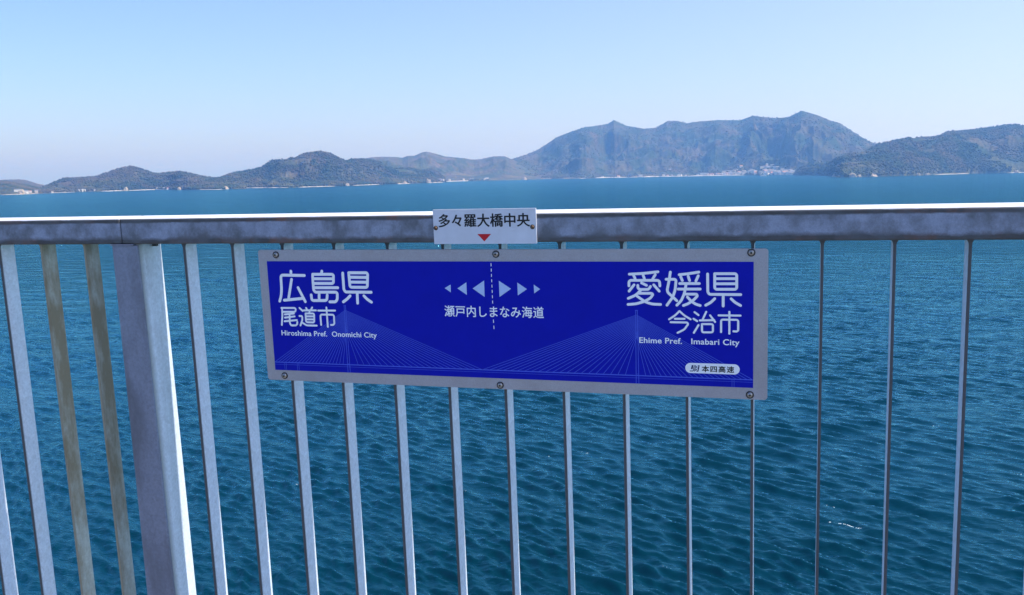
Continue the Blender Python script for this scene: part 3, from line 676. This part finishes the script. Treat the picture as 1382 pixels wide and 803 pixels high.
# ------------------------------------------------------------------ foam flecks on the near water
def foam():
    m, nt, b = new_mat('foam')
    b.inputs['Base Color'].default_value = (0.75, 0.8, 0.82, 1); b.inputs['Roughness'].default_value = 0.9
    bm = bmesh.new(); r = random.Random(4)
    for (dx, dy, dz, w) in FOAM:
        X, Y = ground_hit(dx, dy, dz)
        for k in range(20 if w > 1 else 3):
            s = r.uniform(0.02, 0.065) * (1.0 if w > 1 else 0.5)
            u = r.gauss(0, 0.55) * w; q = r.gauss(0, 0.07)
            cx = X + u * math.cos(rad(-20)) - q * math.sin(rad(-20)); cy = Y + u * math.sin(rad(-20)) + q * math.cos(rad(-20))
            n = 6; vs = []
            for t in range(n):
                an = 6.283 * t / n; e = s * r.uniform(.5, 1.3)
                px, py = cx + math.cos(an) * e * 1.8, cy + math.sin(an) * e
                cell = max(math.hypot(px, py) * 0.0026, 0.2)
                h = float(sea_height(np.array([px]), np.array([py]), np.array([cell]))[0])
                vs.append(bm.verts.new((px, py, h + 0.02)))
            vs.append(bm.verts.new((cx, cy, h + 0.05)))
            for t in range(n): bm.faces.new((vs[t], vs[(t + 1) % n], vs[n]))
    o = bm_obj('sea_foam', bm, m)
    tag(o, 'small white foam flecks of breaking wavelets on the near water', 'foam', kind='stuff')
foam()

# ------------------------------------------------------------------ haze
bm = bmesh.new(); add_box(bm, -29500, 29500, -29500, 29500, -7.0, 520.0)
hm = bpy.data.materials.new('haze_air'); hm.use_nodes = True
hn = hm.node_tree.nodes; hn.clear()
pv = hn.new('ShaderNodeVolumePrincipled'); pv.inputs['Color'].default_value = (0.24, 0.51, 1.0, 1)
pv.inputs['Absorption Color'].default_value = (1, 1, 1, 1)
pv.inputs['Density'].default_value = HAZE; pv.inputs['Anisotropy'].default_value = 0.5
ho = hn.new('ShaderNodeOutputMaterial'); hm.node_tree.links.new(pv.outputs[0], ho.inputs['Volume'])
hz = bm_obj('haze', bm, hm); tag(hz, 'thin blue haze over the sea', 'haze', kind='stuff')

# ------------------------------------------------------------------ bridge deck under the walkway
bm = bmesh.new(); add_box(bm, -60, 60, -5.0, 0.16, 34.05, 34.62)
tag(bm_obj('bridge_deck', bm, M['deck_steel']), kind='structure')
bm = bmesh.new(); add_box(bm, -60, 60, -4.9, -0.06, 34.624, 34.66)
tag(bm_obj('walkway', bm, M['asphalt']), kind='structure')

# ------------------------------------------------------------------ railing
Z0 = 36.0
def fence_empty(name, x=0.0, y=0.0, z=0.0):
    p = FR @ Vector((x, y, z)) + Vector((0, 0, Z0))
    return empty(name, p, FR)
rail = fence_empty('bridge_railing')
tag(rail, 'grey steel bridge railing with flat balusters along the walkway edge', 'railing')
RY0, RY1, RH = -0.020, 0.076, 0.0655
JX0, JX1 = -0.1675, -0.1692        # joint runs very slightly off plumb
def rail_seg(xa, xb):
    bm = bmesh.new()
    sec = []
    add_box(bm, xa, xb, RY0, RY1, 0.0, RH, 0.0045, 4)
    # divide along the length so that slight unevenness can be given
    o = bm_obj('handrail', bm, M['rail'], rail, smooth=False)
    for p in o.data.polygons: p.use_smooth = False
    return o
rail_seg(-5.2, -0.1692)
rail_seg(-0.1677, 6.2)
bm = bmesh.new(); add_box(bm, -0.1695, -0.1674, RY0 + .003, RY1 - .003, 0.003, RH - 0.002)
bm_obj('joint_seal', bm, M['bolt_dark'], rail)
# balusters: flat bars, flared by the weld where they meet the rail
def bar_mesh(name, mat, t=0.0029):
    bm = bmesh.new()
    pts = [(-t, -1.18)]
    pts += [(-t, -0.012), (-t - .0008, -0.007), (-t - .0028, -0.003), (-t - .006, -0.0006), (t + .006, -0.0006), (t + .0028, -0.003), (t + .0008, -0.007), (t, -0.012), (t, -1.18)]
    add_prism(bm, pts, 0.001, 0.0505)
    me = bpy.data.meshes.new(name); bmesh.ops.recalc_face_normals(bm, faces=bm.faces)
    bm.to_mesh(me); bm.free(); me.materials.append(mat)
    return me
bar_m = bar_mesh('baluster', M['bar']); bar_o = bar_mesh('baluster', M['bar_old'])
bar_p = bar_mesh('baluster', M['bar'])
def bar(x, me, label=None):
    o = bpy.data.objects.new('baluster', me); o.location = (x, 0, 0)
    rj = random.Random(int(x * 1000))
    o.rotation_euler = (0, rad(rj.uniform(-.05, .05)), rad(rj.uniform(-.5, .5)))
    link(o, rail)
    if label: o['label'] = label
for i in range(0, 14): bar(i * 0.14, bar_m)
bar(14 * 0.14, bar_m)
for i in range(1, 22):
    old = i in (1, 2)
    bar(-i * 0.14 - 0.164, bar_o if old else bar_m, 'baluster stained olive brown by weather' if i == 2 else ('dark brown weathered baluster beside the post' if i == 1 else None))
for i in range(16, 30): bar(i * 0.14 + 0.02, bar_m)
def post(x):
    bm = bmesh.new(); add_box(bm, x, x + 0.0757, -0.0198, -0.0125, -1.34, -0.004, 0.0012, 2)
    # flange widens slightly towards its foot
    for v in bm.verts:
        k = max(0.0, -v.co.z) * 0.0115
        v.co.x += -k * 0.5 if v.co.x < x + .037 else k * 0.5
    bm_obj('front_flange', bm, M['post'], rail)
    bm = bmesh.new(); add_box(bm, x + 0.004, x + 0.0742, -0.0123, 0.0785, -1.34, -0.0005, 0.003, 3)
    for v in bm.verts:
        k = max(0.0, -v.co.z) * 0.0115
        v.co.x += -k * 0.5 if v.co.x < x + .037 else k * 0.5
    bm_obj('post', bm, M['post_side'], rail)
    bm = bmesh.new(); add_box(bm, x - 0.004, x + 0.066, -0.0225, 0.0, -0.0035, -0.0003, 0.0006, 1)
    bm_obj('cap_plate', bm, M['post'], rail)
    bm = bmesh.new()
    bmesh.ops.create_cone(bm, cap_ends=True, segments=6, radius1=0.0075, radius2=0.0075, depth=0.011, matrix=Matrix.Translation((x + 0.083, 0.043, -0.0062)))
    bm_obj('bolt', bm, M['bolt_dark'], rail)
post(-0.1993)
post(2.10); post(-2.98)
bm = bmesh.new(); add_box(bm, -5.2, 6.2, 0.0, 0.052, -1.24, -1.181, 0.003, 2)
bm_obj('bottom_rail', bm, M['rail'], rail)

# ------------------------------------------------------------------ lettering helpers
def stroke_mesh(bm, pts, w, y0, y1):
    """a round-ended, round-cornered stroke through pts (x,z) of width w, y1 nearer the reader"""
    r = w / 2; n = 10
    for i, (x, z) in enumerate(pts):
        ring = [bm.verts.new((x + r * math.cos(2 * math.pi * k / n), y1 - 2e-6 * (i % 2), z + r * math.sin(2 * math.pi * k / n))) for k in range(n)]
        bm.faces.new(ring)
    for i, ((x0, z0), (x1, z1)) in enumerate(zip(pts, pts[1:])):
        d = Vector((x1 - x0, z1 - z0)); L = d.length
        if L < 1e-7: continue
        nx, nz = -d.y / L * r, d.x / L * r
        yy = y1 - 4e-6 - 2e-6 * (i % 3)
        q = [(x0 + nx, z0 + nz), (x1 + nx, z1 + nz), (x1 - nx, z1 - nz), (x0 - nx, z0 - nz)]
        bm.faces.new([bm.verts.new((a, yy, c)) for a, c in q])

def strokes(name, data, w, mat, parent, y=0.0):
    bm = bmesh.new()
    for k, st in enumerate(data):
        s2 = rounded([(a / 1000, b / 1000) for a, b in st], w * 0.0009)
        stroke_mesh(bm, s2, w / 1000, 0, y - k * 9e-6)
    me = bpy.data.meshes.new(name); bm.to_mesh(me); bm.free()
    flip_front(me)
    me.materials.append(mat)
    return link(bpy.data.objects.new(name, me), parent)

def flip_front(me):
    """make every face look towards the reader (-Y)"""
    b = bmesh.new(); b.from_mesh(me)
    for f in b.faces:
        f.normal_update()
        if f.normal.y > 0: f.normal_flip()
    b.to_mesh(me); b.free()

def rounded(pts, r):
    out = [pts[0]]
    for a, b, c in zip(pts, pts[1:], pts[2:]):
        A, B, Cc = Vector(a), Vector(b), Vector(c)
        l1, l2 = (A - B).length, (Cc - B).length
        k = min(r, l1 * .4, l2 * .4)
        P, Q = B + (A - B) / l1 * k, B + (Cc - B) / l2 * k
        for t in (0, .33, .67, 1):
            v = P * (1 - t) ** 2 + B * 2 * t * (1 - t) + Q * t * t
            out.append((v.x, v.y))
    out.append(pts[-1])
    return out

def text(name, s, x0, z0, width, height, mat, parent, y, bold=0.0, shear=0.0, slope=0.0, space=1.0, weight=0.0):
    """lettering whose inked box is x0..x0+width, z0..z0+height"""
    cu = bpy.data.curves.new(name, 'FONT'); cu.body = s; cu.size = 1.0; cu.offset = bold
    cu.space_character = space; cu.shear = shear; cu.resolution_u = 6
    tmp = bpy.data.objects.new('tmp', cu); COL.objects.link(tmp)
    dg = bpy.context.evaluated_depsgraph_get(); dg.update()
    me = bpy.data.meshes.new_from_object(tmp.evaluated_get(dg))
    bpy.data.objects.remove(tmp)
    co = np.empty(len(me.vertices) * 3, dtype=np.float32); me.vertices.foreach_get('co', co); co = co.reshape(-1, 3)
    lo, hi = co.min(0), co.max(0)
    sx = width / (hi[0] - lo[0]); sz = height / (hi[1] - lo[1])
    X = (co[:, 0] - lo[0]) * sx; Z = (co[:, 1] - lo[1]) * sz
    new = np.stack([x0 + X, np.full_like(X, y), z0 + Z + X * slope], -1).astype(np.float32)
    me.vertices.foreach_set('co', new.ravel()); me.update()
    me.name = name
    if weight > 0:
        b = bmesh.new()
        for k, (ox, oz) in enumerate(((0, 0), (-1, 0), (1, 0), (0, .7), (0, -.7))):
            n0 = len(b.verts); b.from_mesh(me); b.verts.ensure_lookup_table()
            for v in b.verts[n0:]: v.co.x += ox * weight; v.co.z += oz * weight; v.co.y -= k * 1.2e-5
        b.to_mesh(me); b.free()
    flip_front(me)
    me.materials.clear(); me.materials.append(mat)
    return link(bpy.data.objects.new(name, me), parent)

def round_rect(x0, x1, z0, z1, r, n=6):
    pts = []
    for cx, cz, a0 in ((x1 - r, z1 - r, 0), (x0 + r, z1 - r, 90), (x0 + r, z0 + r, 180), (x1 - r, z0 + r, 270)):
        for k in range(n + 1):
            a = rad(a0 + 90 * k / n); pts.append((cx + r * math.cos(a), cz + r * math.sin(a)))
    return pts

def flat_poly(name, polys, mat, parent, y):
    bm = bmesh.new()
    for i, p in enumerate(polys): bm.faces.new([bm.verts.new((a, y - (i % 7) * 8e-6, c)) for a, c in p])
    me = bpy.data.meshes.new(name); bm.to_mesh(me); bm.free(); flip_front(me); me.materials.append(mat)
    return link(bpy.data.objects.new(name, me), parent)

def bolt(parent, x, z, y, r=0.0062, mat='bolt', washer=True):
    bm = bmesh.new()
    rot = Matrix.Rotation(rad(90), 4, 'X')
    if washer:
        bmesh.ops.create_cone(bm, cap_ends=True, segments=24, radius1=r * 1.35, radius2=r * 1.35, depth=0.0012, matrix=Matrix.Translation((x, y - 0.0006, z)) @ rot)
    b = bm_obj('washer', bm, M['bolt_dark'], parent) if washer else None
    bm2 = bmesh.new() if washer else bm
    bmesh.ops.create_uvsphere(bm2, u_segments=20, v_segments=12, radius=r, matrix=Matrix.Translation((x, y - 0.0012, z)) @ Matrix.Diagonal((1, .62, 1, 1)))
    bmesh.ops.bisect_plane(bm2, geom=bm2.verts[:] + bm2.edges[:] + bm2.faces[:], plane_co=(x, y - 0.001, z), plane_no=(0, 1, 0), clear_outer=True)
    o = bm_obj('bolt', bm2, M[mat], parent, smooth=True)
    bm3 = bmesh.new()
    bmesh.ops.create_cone(bm3, cap_ends=True, segments=6, radius1=r * .42, radius2=r * .42, depth=0.0008, matrix=Matrix.Translation((x, y - 0.0012 - r * .62, z)) @ rot)
    bm_obj('bolt_socket', bm3, M['bolt_dark'], o)
    if b: b.parent = o

# ------------------------------------------------------------------ the blue prefecture sign
sign = fence_empty('boundary_sign', 0.8275, 0.0, -0.18)
tag(sign, 'blue sign in a grey metal frame naming two prefectures, bolted to the railing bars', 'sign')
bm = bmesh.new()
add_prism(bm, round_rect(-0.6045, 0.6050, -0.1630, 0.1640, 0.007), -0.0165, -0.0125)
bmesh.ops.recalc_face_normals(bm, faces=bm.faces)
bmesh.ops.bevel(bm, geom=[e for e in bm.edges if abs(e.verts[0].co.y + .0165) < 1e-5 and abs(e.verts[1].co.y + .0165) < 1e-5], offset=0.0006, segments=1, affect='EDGES')
bm_obj('backing_plate', bm, M['plate'], sign)
for xx in (-0.557, 0.008, 0.571):
    for z_ in (0.14, -0.145):
        bm = bmesh.new(); add_box(bm, xx - .022, xx + .022, -0.0123, -0.0005, z_ - .012, z_ + .012, .001, 1)
        bm_obj('mounting_bracket', bm, M['plate'], sign)
PYF = -0.0172
panel_bm = bmesh.new()
add_box(panel_bm, -0.5815, 0.5755, PYF, -0.0160, -0.1368, 0.1362, 0.0)
panel = bm_obj('printed_panel', panel_bm, M['blue'], sign)
Y1 = PYF - 0.00012
# cable-stayed bridge line drawing
def hair(polys, p, q, w):
    d = Vector((q[0] - p[0], q[1] - p[1])); L = d.length
    n = Vector((-d.y, d.x)) / L * w / 2
    polys.append([(p[0] + n.x, p[1] + n.y), (q[0] + n.x, q[1] + n.y), (q[0] - n.x, q[1] - n.y), (p[0] - n.x, p[1] - n.y)])
D = [(a / 1000, b / 1000) for a, b in DECK_LINE]
def deck_z(x):
    return float(np.interp(x, [D[0][0], D[2][0]], [D[0][1], D[2][1]]))
pol = []
zdl, zdr = deck_z(-0.5815), deck_z(0.5755)
hair(pol, (-0.5813, zdl), (0.5753, zdr), 0.0022)
hair(pol, (-0.5813, zdl - .0055), (0.5753, zdr - .0055), 0.0007)
def fan(xp, ztop, zlow, xl, xr):
    n = 21
    for k in range(n):
        t = (k + 1) / n
        za = zlow + (ztop - zlow) * t ** 0.9
        for xe in (xl, xr):
            x = xp + (xe - xp) * (0.075 + 0.925 * (k / (n - 1)))
            hair(pol, (xp, za), (x, deck_z(x)), 0.00105)
fan(-0.3785, 0.0175, -0.036, -0.5810, -0.036)
fan(0.3265, 0.0182, -0.034, -0.036, 0.5752)
for xp, zt in ((-0.3785, 0.0285), (0.3265, 0.0285)):
    for s in (-1, 1):
        hair(pol, (xp + s * .0018, zt), (xp + s * .0030, -0.1366), 0.0014)
    hair(pol, (xp - .003, zt), (xp + .003, zt), 0.0015)
    for zz in (-.03, -.115): hair(pol, (xp - .003, zz), (xp + .003, zz), 0.001)
for xq in (-0.5515, -0.5165, 0.5335):
    for s in (-1, 1): hair(pol, (xq + s * .0022, deck_z(xq)), (xq + s * .0022, -0.1366), 0.0009)
flat_poly('bridge_drawing', pol, M['cable'], panel, Y1)
Y2 = PYF - 0.0006
strokes('lettering', BIG_LEFT, 7.0, M['letters'], panel, Y2)
strokes('lettering', SMALL_LEFT, 4.7, M['letters'], panel, Y2)
strokes('lettering', BIG_RIGHT, 5.9, M['letters'], panel, Y2)
strokes('lettering', SMALL_RIGHT, 4.4, M['letters'], panel, Y2)
text('lettering', 'Hiroshima Pref.  Onomichi City', -0.5552, -0.0520, 0.2560, 0.0165, M['letters'], panel, Y2, weight=0.00042, space=1.04)
text('lettering', 'Ehime Pref.   Imabari City', 0.3322, -0.0480, 0.2143, 0.0165, M['letters'], panel, Y2, weight=0.00042, space=1.04)
text('lettering', '\u702c\u6238\u5185\u3057\u307e\u306a\u307f\u6d77\u9053', -0.1225, 0.0070, 0.2385, 0.0262, M['letters'], panel, Y2, weight=0.00042, space=1.04)
for tri in ARROWS:
    flat_poly('arrow', [[(a / 1000, b / 1000) for a, b in tri]], M['arrow'], panel, Y2)
pol = []
for seg in DASHES:
    p, q = [Vector((a / 1000, b / 1000)) for a, b in seg]
    L = (q - p).length; n = max(1, round(L / 0.0118)); 
    for k in range(n):
        a = p + (q - p) * (k / n + .04); b = p + (q - p) * ((k + .56) / n + .04)
        hair(pol, a, b, 0.0016)
flat_poly('dashed_line', pol, M['letters'], panel, Y2)
# operator's pill-shaped logo
flat_poly('logo', [round_rect(0.4318, 0.5475, -0.1084, -0.0858, 0.01125, 8)], M['letters'], panel, Y2)
Y3 = Y2 - 0.0004
text('logo_lettering', '\u672c\u56db\u9ad8\u901f', 0.4675, -0.1048, 0.0680, 0.0140, M['black'], panel, Y3, space=1.16, weight=0.0004)
def sl(pts):  # slanted logo letters: (x,z) in a 22 x 14 mm box
    return [(0.4412 + (a + b * 0.22) / 1000, -0.1046 + b / 1000) for a, b in pts]
flat_poly('logo_lettering', [sl([(0, 0), (7.0, 0), (8.2, 1.2), (8.2, 14), (6.6, 14), (6.6, 2.6), (5.6, 1.7), (0, 1.7)]), sl([(1.6, 5.2), (5.2, 5.2), (5.2, 14), (1.6, 14)]),
    sl([(9.4, 0), (11.0, 0), (11.0, 14), (9.4, 14)]), sl([(11.9, 1.6), (13.6, 2.0), (14.6, 4.2), (13.4, 6.2), (11.9, 6.6)]), sl([(11.9, 8.0), (13.4, 8.2), (14.4, 10.0), (13.4, 12.0), (11.9, 12.4)]),
    sl([(13.8, 0), (18.6, 0), (18.6, 14), (13.8, 14), (16.4, 11.8), (15.6, 7.3), (16.8, 3.0)])], M['navy'], panel, Y3)
for bx, bz in ((-0.5550, 0.1520), (0.0080, 0.1531), (0.5706, 0.1556), (-0.5564, -0.1508), (0.0061, -0.1533), (0.5689, -0.1523)):
    bolt(sign, bx, bz, -0.0166)

# ------------------------------------------------------------------ small white name plate on the rail
nameplate = fence_empty('name_plate', 0.8125, -0.02, 0.0)
tag(nameplate, 'small white plate with black characters and a red arrow, fixed to the handrail', 'sign')
bm = bmesh.new()
add_prism(bm, round_rect(-0.1222, 0.1222, -0.0025, 0.0765, 0.0012, 3), -0.0045, -0.0002)
pl = bm_obj('plate', bm, M['white_plate'], nameplate)
text('lettering', '\u591a\u3005\u7f85\u5927\u6a4b\u4e2d\u592e', -0.1085, 0.0362, 0.2160, 0.0295, M['black'], pl, -0.0049, weight=0.00075)
flat_poly('arrow', [[(-0.0165, 0.0198), (0.0160, 0.0198), (-0.0005, 0.0030)]], M['red'], pl, -0.0050)
bolt(nameplate, -0.1165, 0.0345, -0.0046, 0.0038, 'rust')
bolt(nameplate, 0.1135, 0.0350, -0.0046, 0.0038, 'rust')
